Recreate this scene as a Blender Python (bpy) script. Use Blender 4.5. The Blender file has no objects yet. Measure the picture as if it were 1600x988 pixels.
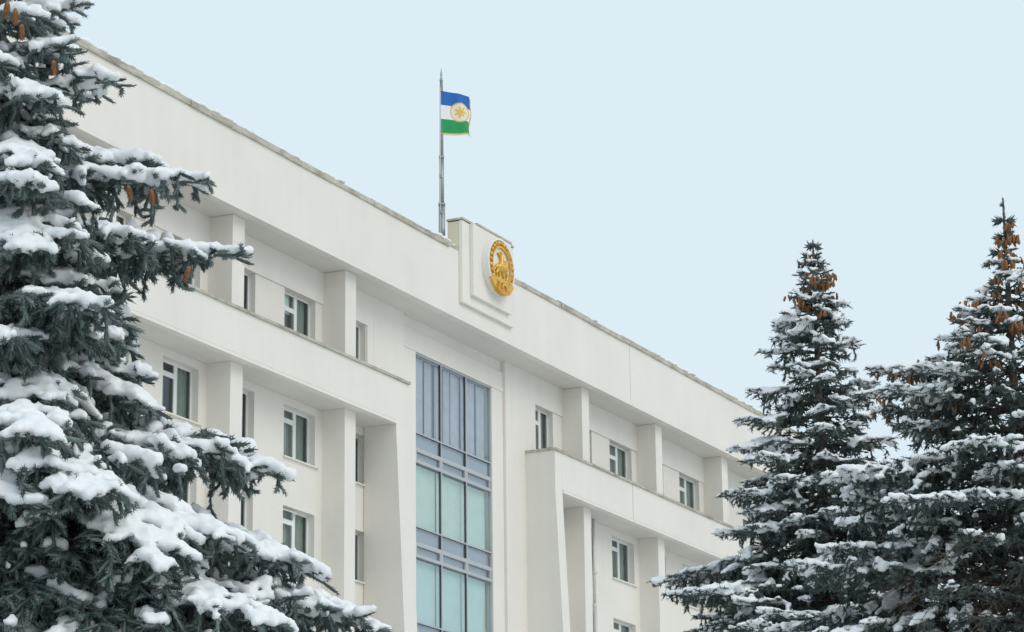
import bpy, bmesh, math, random
import numpy as np
from mathutils import Vector, Matrix

# ------------------------------------------------------------------ camera, sky, sun, exposure
scene = bpy.context.scene
col = scene.collection
FPX, PITCH, ROLL, YAW = 4484.8, 0.26988, -0.011376, 0.462036     # focal length in photo pixels (1600 wide)
EYE = np.array([0.0, 0.0, 1.6])
_F = np.array([math.cos(PITCH)*math.cos(YAW), math.cos(PITCH)*math.sin(YAW), math.sin(PITCH)])
_R0 = np.array([math.sin(YAW), -math.cos(YAW), 0.0]); _U0 = np.cross(_R0, _F)
_R = math.cos(ROLL)*_R0 + math.sin(ROLL)*_U0
_U = -math.sin(ROLL)*_R0 + math.cos(ROLL)*_U0
cam_d = bpy.data.cameras.new('camera'); cam = bpy.data.objects.new('camera', cam_d); col.objects.link(cam)
cam_d.sensor_width = 36.0; cam_d.lens = FPX/1600*36.0
cam_d.clip_start = 0.1; cam_d.clip_end = 6000
M = Matrix(((_R[0], _U[0], -_F[0], EYE[0]), (_R[1], _U[1], -_F[1], EYE[1]), (_R[2], _U[2], -_F[2], EYE[2]), (0, 0, 0, 1)))
cam.matrix_world = M
scene.camera = cam

def ray(px, py):
    return _F + _R*(px-800)/FPX - _U*(py-494)/FPX

SUN_AZ, SUN_EL = math.radians(-100), math.radians(40)      # direction towards the sun (azimuth from +X, elevation)
world = bpy.data.worlds.new('World'); scene.world = world; world.use_nodes = True
nt = world.node_tree; nt.nodes.clear()
wo = nt.nodes.new('ShaderNodeOutputWorld'); bg = nt.nodes.new('ShaderNodeBackground')
sky = nt.nodes.new('ShaderNodeTexSky'); sky.sky_type = 'NISHITA'; sky.sun_disc = False
sky.sun_elevation = SUN_EL; sky.sun_rotation = math.pi/2 - SUN_AZ; sky.dust_density = 4; sky.air_density = 1.2
cl = nt.nodes.new('ShaderNodeMixRGB'); cl.blend_type = 'MIX'; cl.inputs[0].default_value = 0.93   # cloud deck over the clear sky
cl.inputs[2].default_value = (7.6, 8.9, 9.65, 1)
nt.links.new(sky.outputs[0], cl.inputs[1]); nt.links.new(cl.outputs[0], bg.inputs[0])
bg.inputs[1].default_value = 0.1
nt.links.new(bg.outputs[0], wo.inputs[0])
sun_d = bpy.data.lights.new('sun', 'SUN'); sun_d.energy = 0.85; sun_d.angle = math.radians(40); sun_d.color = (1.0, 0.93, 0.83)
sun = bpy.data.objects.new('sun', sun_d); col.objects.link(sun); sun.location = (0, 0, 60)
sv = Vector((math.cos(SUN_EL)*math.cos(SUN_AZ), math.cos(SUN_EL)*math.sin(SUN_AZ), math.sin(SUN_EL)))
sun.rotation_euler = sv.to_track_quat('Z', 'Y').to_euler()
scene.view_settings.view_transform = 'Standard'; scene.view_settings.look = 'None'
scene.view_settings.gamma = 1.0; scene.view_settings.exposure = 0.0
scene.render.engine = 'CYCLES'
scene.cycles.use_denoising = True
scene.cycles.max_bounces = 8; scene.cycles.transparent_max_bounces = 12

# ------------------------------------------------------------------ helpers
def tag(o, label=None, cat=None, group=None, kind=None):
    if label: o['label'] = label
    if cat: o['category'] = cat
    if group: o['group'] = group
    if kind: o['kind'] = kind
    return o

def empty(name, loc, label, cat, group=None):
    o = bpy.data.objects.new(name, None); col.objects.link(o); o.location = loc
    o.empty_display_size = 0.3
    return tag(o, label, cat, group)

def link(name, me, parent=None, mats=()):
    o = bpy.data.objects.new(name, me); col.objects.link(o)
    for m in mats:
        me.materials.append(m)
    if parent is not None:
        o.parent = parent
        b = parent; off = Vector((0, 0, 0))
        while b is not None:
            off += b.location; b = b.parent
        o.location = -off          # meshes are written in world coordinates
    return o

def mesh_np(name, verts, tris, smooth=False, mat_index=None, attr=None):
    me = bpy.data.meshes.new(name)
    verts = np.asarray(verts, np.float32).reshape(-1, 3); tris = np.asarray(tris, np.int32)
    k = tris.shape[1]
    me.vertices.add(len(verts)); me.vertices.foreach_set('co', verts.ravel())
    me.loops.add(tris.size); me.loops.foreach_set('vertex_index', tris.ravel())
    me.polygons.add(len(tris)); me.polygons.foreach_set('loop_start', np.arange(0, tris.size, k, dtype=np.int32))
    me.polygons.foreach_set('loop_total', np.full(len(tris), k, np.int32))
    if mat_index is not None:
        me.polygons.foreach_set('material_index', np.asarray(mat_index, np.int32))
    if smooth:
        me.polygons.foreach_set('use_smooth', np.ones(len(tris), bool))
    if attr is not None:
        a = me.attributes.new('tint', 'FLOAT_VECTOR', 'POINT'); a.data.foreach_set('vector', np.asarray(attr, np.float32).ravel())
    me.update(calc_edges=True)
    return me

class MB:
    """collects quads and boxes, builds one mesh object"""
    def __init__(s): s.v = []; s.f = []
    def quad(s, *p):
        n = len(s.v); s.v += [tuple(q) for q in p]; s.f.append(tuple(range(n, n+len(p))))
    def box(s, x0, x1, y0, y1, z0, z1):
        n = len(s.v)
        s.v += [(x0,y0,z0),(x1,y0,z0),(x1,y1,z0),(x0,y1,z0),(x0,y0,z1),(x1,y0,z1),(x1,y1,z1),(x0,y1,z1)]
        s.f += [tuple(n+i for i in q) for q in ((3,2,1,0),(4,5,6,7),(0,1,5,4),(1,2,6,5),(2,3,7,6),(3,0,4,7))]
    def prism(s, poly, x0, x1):        # polygon in (y,z) extruded along x
        n = len(s.v); k = len(poly)
        s.v += [(x0, y, z) for y, z in poly] + [(x1, y, z) for y, z in poly]
        s.f.append(tuple(n+i for i in range(k))); s.f.append(tuple(n+k+i for i in reversed(range(k))))
        for i in range(k):
            j = (i+1) % k; s.f.append((n+j, n+i, n+k+i, n+k+j))
    def tube(s, pts, rads, n=8):
        pts = [Vector(p) for p in pts]; rings = []
        for i, p in enumerate(pts):
            d = (pts[min(i+1, len(pts)-1)] - pts[max(i-1, 0)]).normalized()
            a = d.orthogonal().normalized(); b = d.cross(a); r = []
            for k in range(n):
                t = 2*math.pi*k/n; r.append(len(s.v)); s.v.append(tuple(p + (a*math.cos(t)+b*math.sin(t))*rads[i]))
            rings.append(r)
        for r0, r1 in zip(rings, rings[1:]):
            for k in range(n):
                s.f.append((r0[k], r0[(k+1) % n], r1[(k+1) % n], r1[k]))
        s.f.append(tuple(reversed(rings[0]))); s.f.append(tuple(rings[-1]))
    def build(s, name, mat, parent=None, bevel=0, smooth=False):
        me = bpy.data.meshes.new(name); me.from_pydata(s.v, [], s.f); me.update()
        bm = bmesh.new(); bm.from_mesh(me); bmesh.ops.recalc_face_normals(bm, faces=bm.faces)
        if bevel:
            bmesh.ops.bevel(bm, geom=[e for e in bm.edges if e.is_manifold], offset=bevel, segments=1, affect='EDGES')
        if smooth:
            for f in bm.faces: f.smooth = True
        bm.to_mesh(me); bm.free()
        return link(name, me, parent, [mat])

# ------------------------------------------------------------------ materials
def new_mat(name):
    m = bpy.data.materials.new(name); m.use_nodes = True
    n = m.node_tree; b = n.nodes['Principled BSDF']
    return m, n, b
def nd(n, t, **kw):
    x = n.nodes.new(t)
    for k, v in kw.items(): setattr(x, k, v)
    return x
def ramp(n, fac, stops):
    r = n.nodes.new('ShaderNodeValToRGB'); e = r.color_ramp.elements
    e[0].position, e[0].color = stops[0][0], (*stops[0][1], 1)
    e[1].position, e[1].color = stops[-1][0], (*stops[-1][1], 1)
    for p, c in stops[1:-1]:
        q = e.new(p); q.color = (*c, 1)
    n.links.new(fac, r.inputs[0]); return r.outputs[0]
def noise(n, vec, scale, detail=4, rough=0.55):
    x = n.nodes.new('ShaderNodeTexNoise'); x.inputs['Scale'].default_value = scale
    x.inputs['Detail'].default_value = detail; x.inputs['Roughness'].default_value = rough
    n.links.new(vec, x.inputs['Vector']); return x.outputs['Fac']
def mapping(n, vec, scale):
    x = n.nodes.new('ShaderNodeMapping'); x.inputs['Scale'].default_value = scale
    n.links.new(vec, x.inputs['Vector']); return x.outputs[0]
def bump(n, h, strength, dist, b, prev=None):
    x = n.nodes.new('ShaderNodeBump'); x.inputs['Strength'].default_value = strength; x.inputs['Distance'].default_value = dist
    n.links.new(h, x.inputs['Height'])
    if prev: n.links.new(prev, x.inputs['Normal'])
    if b: n.links.new(x.outputs[0], b.inputs['Normal'])
    return x.outputs[0]

def wall_material(name, base, brick=True):
    m, n, b = new_mat(name)
    g = nd(n, 'ShaderNodeNewGeometry').outputs['Position']
    c0 = tuple(x*0.97 for x in base); c1 = tuple(min(1, x*1.03) for x in base)
    f1 = noise(n, g, 0.35, 6, 0.6)
    streak = noise(n, mapping(n, g, (2.2, 2.2, 0.16)), 1.0, 5, 0.6)
    add = nd(n, 'ShaderNodeMath', operation='MULTIPLY_ADD'); add.inputs[1].default_value = 0.30
    n.links.new(streak, add.inputs[0]); 
    half = nd(n, 'ShaderNodeMath', operation='MULTIPLY'); half.inputs[1].default_value = 0.70
    n.links.new(f1, half.inputs[0]); n.links.new(half.outputs[0], add.inputs[2])
    colr = ramp(n, add.outputs[0], [(0.26, tuple(x*0.90 for x in base)), (0.42, c0), (0.66, c1)])
    n.links.new(colr, b.inputs['Base Color'])
    b.inputs['Roughness'].default_value = 0.8
    fine = noise(n, g, 22, 5, 0.7)
    nb = bump(n, fine, 0.25, 0.006, None)
    if brick:
        sx = nd(n, 'ShaderNodeSeparateXYZ'); n.links.new(g, sx.inputs[0])
        u = nd(n, 'ShaderNodeMath', operation='ADD'); n.links.new(sx.outputs[0], u.inputs[0]); n.links.new(sx.outputs[1], u.inputs[1])
        cb = nd(n, 'ShaderNodeCombineXYZ'); n.links.new(u.outputs[0], cb.inputs[0]); n.links.new(sx.outputs[2], cb.inputs[1])
        br = nd(n, 'ShaderNodeTexBrick'); br.inputs['Scale'].default_value = 1.0
        br.inputs['Brick Width'].default_value = 0.27; br.inputs['Row Height'].default_value = 0.083
        br.inputs['Mortar Size'].default_value = 0.008; br.inputs['Mortar Smooth'].default_value = 0.4
        br.inputs['Color1'].default_value = (1, 1, 1, 1); br.inputs['Color2'].default_value = (0.6, 0.6, 0.6, 1); br.inputs['Mortar'].default_value = (0, 0, 0, 1)
        n.links.new(cb.outputs[0], br.inputs['Vector'])
        nb = bump(n, br.outputs['Color'], 0.5, 0.007, None, nb)
    n.links.new(nb, b.inputs['Normal'])
    return m

WALL = wall_material('painted_brick', (0.80, 0.758, 0.70))
PLASTER = wall_material('painted_plaster', (0.80, 0.758, 0.70), brick=False)
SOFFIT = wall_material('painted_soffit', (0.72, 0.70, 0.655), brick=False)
STAINED = wall_material('stained_plaster', (0.70, 0.63, 0.47), brick=False)

def metal_coping():
    m, n, b = new_mat('weathered_coping')
    g = nd(n, 'ShaderNodeNewGeometry').outputs['Position']
    f = noise(n, mapping(n, g, (0.8, 2, 3)), 1.6, 6, 0.7)
    n.links.new(ramp(n, f, [(0.3, (0.24, 0.23, 0.18)), (0.48, (0.46, 0.43, 0.34)), (0.7, (0.62, 0.60, 0.53))]), b.inputs['Base Color'])
    b.inputs['Roughness'].default_value = 0.6; b.inputs['Metallic'].default_value = 0.15
    bump(n, noise(n, g, 9, 4), 0.4, 0.02, b); return m
COPING = metal_coping()

def plain(name, c, rough=0.5, metal=0.0, var=0.12, scale=6):
    m, n, b = new_mat(name)
    g = nd(n, 'ShaderNodeNewGeometry').outputs['Position']
    f = noise(n, g, scale, 4)
    n.links.new(ramp(n, f, [(0.3, tuple(x*(1-var) for x in c)), (0.7, tuple(min(1, x*(1+var)) for x in c))]), b.inputs['Base Color'])
    b.inputs['Roughness'].default_value = rough; b.inputs['Metallic'].default_value = metal
    return m
PVC = plain('white_pvc', (0.80, 0.81, 0.80), 0.35, 0, 0.03)
ALU = plain('grey_aluminium', (0.47, 0.49, 0.51), 0.45, 0.2, 0.05)
GASKET = plain('dark_gasket', (0.04, 0.05, 0.06), 0.5, 0, 0.1)
STEEL = plain('pole_steel', (0.34, 0.36, 0.37), 0.45, 0.6, 0.2, 14)
ZINC = plain('pipe_zinc', (0.62, 0.63, 0.60), 0.5, 0.2, 0.1, 10)
ROPE = plain('halyard_rope', (0.65, 0.66, 0.66), 0.8, 0, 0.1)
GOLD = plain('gold_paint', (0.74, 0.43, 0.075), 0.36, 0.45, 0.22, 9)
GOLD_DEEP = plain('deep_gold_paint', (0.66, 0.32, 0.04), 0.4, 0.4, 0.2, 9)
ENAMEL = plain('white_enamel', (0.80, 0.78, 0.73), 0.4, 0, 0.04)
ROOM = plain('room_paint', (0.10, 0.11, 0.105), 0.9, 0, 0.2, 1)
CURT_GREY = plain('curtain_grey', (0.30, 0.33, 0.31), 0.9, 0, 0.1, 3)
CURT_LILAC = plain('curtain_lilac', (0.70, 0.63, 0.75), 0.9, 0, 0.1, 3)
CURT_TEAL = plain('blind_teal', (0.86, 0.92, 0.85), 0.9, 0, 0.05, 2)
CURT_BLUE = plain('blind_blue', (0.80, 0.92, 0.93), 0.9, 0, 0.05, 2)
SPANDREL = plain('spandrel_panel', (0.56, 0.53, 0.64), 0.5, 0, 0.05, 2)
BARK = plain('spruce_bark', (0.10, 0.075, 0.06), 0.9, 0, 0.4, 25)
CONE = plain('spruce_cone', (0.27, 0.125, 0.05), 0.7, 0, 0.3, 60)
DEAD = plain('dead_twig', (0.17, 0.135, 0.10), 0.9, 0, 0.35, 12)

def glass(name, tint, refl):
    m, n, b = new_mat(name); n.nodes.remove(b)
    out = n.nodes['Material Output']
    tr = nd(n, 'ShaderNodeBsdfTransparent'); tr.inputs[0].default_value = (*tint, 1)
    gl = nd(n, 'ShaderNodeBsdfGlossy'); gl.inputs['Roughness'].default_value = 0.03; gl.inputs['Color'].default_value = (0.92, 0.96, 1.0, 1)
    g = nd(n, 'ShaderNodeNewGeometry').outputs['Position']
    bn = bump(n, noise(n, g, 0.9, 2), 0.05, 0.05, None); n.links.new(bn, gl.inputs['Normal'])
    lw = nd(n, 'ShaderNodeLayerWeight'); lw.inputs['Blend'].default_value = 0.5
    pw = nd(n, 'ShaderNodeMath', operation='POWER'); n.links.new(lw.outputs['Facing'], pw.inputs[0]); pw.inputs[1].default_value = 5.0
    fr = nd(n, 'ShaderNodeMath', operation='MULTIPLY_ADD'); n.links.new(pw.outputs[0], fr.inputs[0]); fr.inputs[1].default_value = 1-refl; fr.inputs[2].default_value = refl   # Schlick
    mx = nd(n, 'ShaderNodeMixShader'); n.links.new(fr.outputs[0], mx.inputs[0]); n.links.new(tr.outputs[0], mx.inputs[1]); n.links.new(gl.outputs[0], mx.inputs[2])
    n.links.new(mx.outputs[0], out.inputs['Surface']); return m
GLASS = glass('window_glass', (0.90, 0.94, 0.92), 0.045)
GLASS_TINT = glass('tinted_glass', (0.86, 0.905, 0.90), 0.075)

def snow_material():
    m, n, b = new_mat('fresh_snow')
    g = nd(n, 'ShaderNodeNewGeometry').outputs['Position']
    n.links.new(ramp(n, noise(n, g, 5, 4), [(0.3, (0.83, 0.845, 0.87)), (0.7, (0.90, 0.905, 0.915))]), b.inputs['Base Color'])
    b.inputs['Roughness'].default_value = 0.75
    b.inputs['Subsurface Weight'].default_value = 0.0
    nb = bump(n, noise(n, g, 60, 5, 0.7), 0.35, 0.006, None)
    nb = bump(n, noise(n, g, 240, 3, 0.7), 0.25, 0.002, None, nb)
    n.links.new(nb, b.inputs['Normal']); return m
SNOW = snow_material()

TRODDEN = plain('trodden_snow', (0.66, 0.655, 0.64), 0.85, 0, 0.25, 0.2)
def needle_material(name, dark, mid, frost):
    m, n, b = new_mat(name)
    at = nd(n, 'ShaderNodeAttribute'); at.attribute_name = 'tint'
    sx = nd(n, 'ShaderNodeSeparateXYZ'); n.links.new(at.outputs['Vector'], sx.inputs[0])
    base = ramp(n, sx.outputs[0], [(0.0, dark), (1.0, mid)])
    mx = nd(n, 'ShaderNodeMixRGB'); n.links.new(sx.outputs[1], mx.inputs[0]); n.links.new(base, mx.inputs[1]); mx.inputs[2].default_value = (*frost, 1)
    n.links.new(mx.outputs[0], b.inputs['Base Color'])
    b.inputs['Roughness'].default_value = 0.6
    return m
NEEDLE = needle_material('spruce_needles', (0.024, 0.044, 0.040), (0.115, 0.160, 0.148), (0.55, 0.60, 0.62))
NEEDLE_FAR = needle_material('spruce_needles_far', (0.022, 0.040, 0.034), (0.090, 0.120, 0.108), (0.46, 0.52, 0.54))

# ------------------------------------------------------------------ ground
gm = MB(); S = 3000
gm.quad((-S,-S,0),(S,-S,0),(S,S,0),(-S,S,0))
tag(gm.build('snowy_ground', TRODDEN), kind='structure')

# ------------------------------------------------------------------ government building
X0, D, Z0 = 74.951, 46.456, 1.6          # facade origin: right edge of a pillar, front plane, eye height
P = 7.2
bld = empty('office_building', (X0+16.2, D+6, 0), 'long white painted-brick office building with pillars, loggias and a tall glazed centre', 'building')
def bx(mb, x0, x1, y0, y1, z0, z1): mb.box(X0+x0, X0+x1, D+y0, D+y1, Z0+z0, Z0+z1)
XL, XR = -21.6, 61.93
zFB, zFT = 27.63, 30.23                   # fascia bottom / top
zBB, zBT = 22.79, 24.38                   # balcony parapet bottom / top
GND = -Z0
JX = 29.11                                # expansion joint
rng = random.Random(4)

def one(name, mat, *boxes, bevel=0, parent=bld):
    mb = MB()
    for b in boxes: bx(mb, *b)
    return mb.build(name, mat, parent, bevel)

# attic fascia in two lengths with the expansion joint between
for a, b in ((XL, JX-0.018), (JX+0.018, XR)):
    f = one('attic_fascia', PLASTER, (a, b, 0.0, 0.22, zFB+0.165, zFT))
    one('shadow_groove', PLASTER, (a, b, 0.06, 0.215, zFB+0.12, zFB+0.165), parent=f)
    one('drip_edge', PLASTER, (a, b, -0.07, 0.22, zFB, zFB+0.12), parent=f)
one('joint_filler', STAINED, (JX-0.017, JX+0.017, 0.05, 0.2, zFB+0.02, zFT-0.02))
# soffit slabs, one per bay so that their joints show
xs = [XL] + [P*k for k in (-2, -1, 0, 1)] + [12.15, 20.2] + [25.93+P*k for k in range(0, 5)] + [XR]
for a, b in zip(xs, xs[1:]):
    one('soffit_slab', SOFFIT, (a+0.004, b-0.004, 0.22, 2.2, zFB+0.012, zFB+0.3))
one('roof_deck', COPING, (XL, XR, 0.24, 15, zFT-0.35, zFT-0.06))
for a, b in ((XL, XL+0.3), (XR-0.3, XR)):
    one('end_wall', WALL, (a, b, 1.7, 15, GND, zFT-0.36))
one('rear_wall', WALL, (XL+0.31, XR-0.31, 14.7, 15, GND, zFT-0.37))
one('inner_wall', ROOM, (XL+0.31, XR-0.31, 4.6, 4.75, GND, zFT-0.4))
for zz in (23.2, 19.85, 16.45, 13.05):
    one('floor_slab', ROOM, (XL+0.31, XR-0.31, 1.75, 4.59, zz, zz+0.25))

# coping along the roof edge: single metal lengths, a little uneven
x = XL; k = 0
while x < XR:
    w = rng.uniform(2.6, 3.4); e = min(x+w, XR); dz = rng.uniform(-0.012, 0.012); h = rng.uniform(0.23, 0.29); lean = rng.uniform(-0.01, 0.02)
    if not (x > 13.0 and e < 19.2):
        xa, xb = x, e
        if xa < 14.03 < xb: xb = 14.0
        if xa < 18.2 < xb: xa = 18.25
        mb = MB(); y0 = -0.06 - lean
        mb.prism([(D+y0, Z0+zFT+dz-0.03), (D+y0-0.01, Z0+zFT+dz+h*0.55), (D+0.10, Z0+zFT+dz+h), (D+0.42, Z0+zFT+dz+h-0.06), (D+0.42, Z0+zFT+dz-0.05), (D-0.0+0.003, Z0+zFT+dz-0.03)], X0+xa+0.006, X0+xb-0.006)
        c = mb.build('roof_coping', COPING, bld)
        if rng.random() < 0.75 and not (10 < xa < 20):
            pass
    x = e

# attic block that carries the emblem: three stepped layers
ab = one('attic_block', PLASTER, (14.03, 18.2, -0.15, 0.0-0.003, 28.3, 31.42), bevel=0.012)
one('block_side', STAINED, (14.04, 18.19, 0.003, 0.46, zFT+0.003, 31.40), parent=ab)
one('raised_panel', PLASTER, (14.62, 17.72, -0.30, -0.153, 28.68, 31.44), parent=ab, bevel=0.01)
for a, b, y0, y1 in ((14.0, 14.9, -0.18, 0.49), (14.9, 16.4, -0.33, 0.49), (16.4, 17.75, -0.33, 0.49), (17.75, 18.23, -0.18, 0.49)):
    t = rng.uniform(-0.01, 0.01)
    one('block_coping', COPING, (a+0.004, b-0.004, y0, y1, 31.445, 31.52+t), parent=ab)

# wall segments with window openings -------------------------------------------------
def wall_panel(x0, x1, z0, z1, y, holes, depth, mat, name='wall'):
    mb = MB()
    xc = sorted({x0, x1, *[h[0] for h in holes], *[h[1] for h in holes]})
    zc = sorted({z0, z1, *[h[2] for h in holes], *[h[3] for h in holes]})
    W = lambda x, yy, z: (X0+x, D+yy, Z0+z)
    for a, b in zip(xc, xc[1:]):
        for c, d in zip(zc, zc[1:]):
            if any(h[0] <= a and b <= h[1] and h[2] <= c and d <= h[3] for h in holes): continue
            mb.quad(W(a,y,c), W(b,y,c), W(b,y,d), W(a,y,d))
    for h in holes:
        a, b, c, d = h; e = y+depth
        mb.quad(W(a,y,c), W(a,e,c), W(a,e,d), W(a,y,d)); mb.quad(W(b,y,c), W(b,y,d), W(b,e,d), W(b,e,c))
        mb.quad(W(a,y,c), W(b,y,c), W(b,e,c), W(a,e,c)); mb.quad(W(a,y,d), W(a,e,d), W(b,e,d), W(b,y,d))
    bm = bmesh.new()
    me = bpy.data.meshes.new(name); me.from_pydata(mb.v, [], mb.f); me.update()
    bm.from_mesh(me); bmesh.ops.remove_doubles(bm, verts=bm.verts, dist=1e-4); bm.to_mesh(me); bm.free()
    return link(name, me, bld, [mat])

def curtain(parent, x0, x1, z0, z1, y, mat, amp=0.02, wl=0.13, name='curtain'):
    n = max(8, int((x1-x0)/0.025)); vs = []; fs = []
    ph = rng.uniform(0, 6)
    for i in range(n+1):
        x = x0+(x1-x0)*i/n; yy = y+amp*math.sin(2*math.pi*x/wl+ph)+amp*0.6*math.sin(2*math.pi*x/(wl*2.7)+ph*2)
        vs += [(X0+x, D+yy, Z0+z0), (X0+x, D+yy, Z0+z1)]
    for i in range(n): fs.append((2*i, 2*i+2, 2*i+3, 2*i+1))
    me = bpy.data.meshes.new(name); me.from_pydata(vs, [], fs); me.update()
    for p in me.polygons: p.use_smooth = True
    return link(name, me, parent, [mat])

YG = 1.56                                   # plane of the window frames
def window(x0, x1, z0, z1, trans, sill, wall_y, tilt=False, cover=None):
    f = 0.055; m = x0+(x1-x0)*0.53; t = z1-(z1-z0)*trans
    mb = MB(); ya, yb = YG-0.035, YG+0.035
    bx(mb, x0, x0+f, ya, yb, z0, z1); bx(mb, x1-f, x1, ya, yb, z0, z1)
    bx(mb, x0+f, x1-f, ya, yb, z1-f, z1); bx(mb, x0+f, x1-f, ya, yb, z0, z0+f)
    bx(mb, m-0.06, m+0.06, ya-0.004, yb, z0+f, z1-f); bx(mb, x0+f, m-0.06, ya-0.003, yb, t-0.05, t+0.05)
    w = mb.build('window', PVC, bld)
    # sashes: thin inner rims
    def rim(a, b, c, d, r=0.03, y=YG-0.045):
        q = MB(); bx(q, a, a+r, y, y+0.03, c, d); bx(q, b-r, b, y, y+0.03, c, d); bx(q, a+r, b-r, y, y+0.03, d-r, d); bx(q, a+r, b-r, y, y+0.03, c, c+r)
        return q
    cells = [(x0+f, m-0.06, z0+f, t-0.05), (x0+f, m-0.06, t+0.05, z1-f), (m+0.06, x1-f, z0+f, z1-f)]
    for i, (a, b, c, d) in enumerate(cells):
        s = rim(a+0.002, b-0.002, c+0.002, d-0.002).build('sash', PVC, w)
        p = MB(); bx(p, a+0.006, b-0.006, YG-0.012, YG-0.006, c+0.006, d-0.006)
        po = p.build('pane', GLASS, w)
        if tilt and i == 1:
            for o in (s, po):
                for v in o.data.vertices:      # bottom-hinged vent swung out at the top
                    h = v.co.z-(Z0+c); v.co.y -= h*0.42; v.co.z -= h*0.08
    if sill:
        q = MB(); q.prism([(D+wall_y-0.09, Z0+z0-0.075), (D+wall_y-0.09, Z0+z0-0.03), (D+YG-0.04, Z0+z0-0.002), (D+YG-0.04, Z0+z0-0.075)], X0+x0-0.06, X0+x1+0.16)
        q.build('sill', PLASTER, w)
    if cover:
        for (u0, u1, v0, v1, mat) in cover:
            W_, H_ = x1-x0, z1-z0
            curtain(w, x0+u0*W_, x0+u1*W_, z0+v0*H_, z0+v1*H_, YG+0.16, mat)
    return w

ROWS = [(24.75, 26.50, 0.33), (20.80, 22.52, 0.25), (17.40, 19.13, 0.25), (14.0, 15.73, 0.25)]
def covers():
    r = rng.random()
    if r < 0.25: return [(0.02, 0.35, 0, 1, CURT_GREY), (0.7, 0.98, 0, 1, CURT_GREY)]
    if r < 0.78: return [(0.02, 0.98, 0.0, 1, CURT_GREY)]
    if r < 0.92: return [(0.02, 0.5, 0.62, 1, CURT_TEAL), (0.55, 0.98, 0.0, 1, CURT_GREY)]
    return [(0.02, 0.98, 0.62, 1, CURT_TEAL)]
def bay(x0, x1, wins, rows=ROWS):
    # upper band above the top windows, recessed wall below it, wall of the lower storeys
    wall_panel(x0, x1, 26.52, zFB+0.3, 1.25, [], 0.1, PLASTER, 'wall_band')
    holes_up = [(a, b, rows[0][0], 26.515) for a, b in wins]
    wall_panel(x0, x1, zBB+0.2, 26.52, 1.30, holes_up, YG-1.30+0.03, WALL)
    mb = MB(); bx(mb, x0, x1, 1.251, 1.70, 26.521, 26.56); mb.build('lintel', PLASTER, bld)
    holes = [(a, b, r[0], r[1]) for a, b in wins for r in rows[1:]]
    wall_panel(x0, x1, GND, zBB+0.1, 1.28, holes, YG-1.28+0.03, WALL)
    for a, b in wins:
        for i, r in enumerate(rows):
            window(a, b, r[0], r[1] if i else 26.512, r[2], i > 0, 1.28, tilt=(i == 2 and abs(a-4.0) < 0.1), cover=covers())

bay(XL+0.31, -14.4-0.4, [])
for k in (-2, -1, 0):
    bay(k*P-0.35, k*P+6.85, [(k*P+0.15, k*P+2.12), (k*P+3.98, k*P+6.0)])
bay(6.86, 9.95, [(7.75, 9.45)])
bay(22.35, 25.55, [(22.85, 24.45)])
for k in range(0, 4):
    o = 25.93+k*P
    bay(o-0.37, o+6.82, [(o+0.15, o+2.12), (o+3.86, o+6.04)])
bay(25.93+4*P-0.37, XR-0.31, [])

# pillars
for k in (-2, -1, 0, 1):
    one('pillar', WALL, (k*P-0.73, k*P, 0.40, 1.32, zBB+0.17, zFB+0.006), bevel=0.008)
    one('pillar', WALL, (k*P-0.73, k*P, 0.40, 1.32, GND, zBB+0.016), bevel=0.008)
for k in range(0, 6):
    o = 25.93+k*P
    if o > XR: o = XR
    one('pillar', WALL, (o-0.66, o, 0.40, 1.32, zBB+0.17, zFB+0.006), bevel=0.008)
    one('pillar', WALL, (o-0.66, o, 0.40, 1.32, GND, zBB+0.016), bevel=0.008)

# loggia parapets, their slabs, drip edges and copings
for a, b in ((XL, 9.30), (22.51, JX-0.018), (JX+0.018, XR)):
    p = one('loggia_parapet', WALL, (a+0.003, b-0.003, 0.0, 0.2, zBB+0.14, zBT))
    one('shadow_groove', PLASTER, (a+0.003, b-0.003, 0.06, 0.195, zBB+0.10, zBB+0.14), parent=p)
    one('drip_edge', PLASTER, (a+0.003, b-0.003, -0.06, 0.2, zBB, zBB+0.10), parent=p)
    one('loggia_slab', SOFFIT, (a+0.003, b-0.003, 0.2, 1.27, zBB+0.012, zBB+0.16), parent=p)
for a, b in ((XL, 10.25), (21.84, XR)):
    x = a
    while x < b-0.01:
        e = min(x+rng.uniform(2.6, 3.6), b)
        if b-e < 0.8: e = b
        mb = MB(); dz = rng.uniform(-0.006, 0.006)
        mb.prism([(D-0.07, Z0+zBT+dz-0.012), (D-0.075, Z0+zBT+dz+0.075), (D+0.26, Z0+zBT+dz+0.11), (D+0.26, Z0+zBT+dz-0.012)], X0+x+0.003, X0+e-0.003)
        mb.build('loggia_coping', COPING, bld); x = e
mb = MB(); bx(mb, 21.83, 22.1, 0.27, 1.25, zBT-0.01, zBT+0.085); mb.build('loggia_coping', COPING, bld)

# flared fins either side of the glazing
def fin(x0, x1, ztop):
    prof = [(1.26, ztop), (0.002, ztop), (0.002, zBB), (-0.30, 16.0), (-0.62, 9.0), (-0.85, 1.5), (-0.9, GND), (1.26, GND)]
    mb = MB(); mb.prism([(D+y, Z0+z) for y, z in prof], X0+x0, X0+x1); return mb.build('fin', WALL, bld)
fin(9.30, 10.22, zBT-0.012); fin(21.88, 22.51, zBT-0.012)

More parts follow.
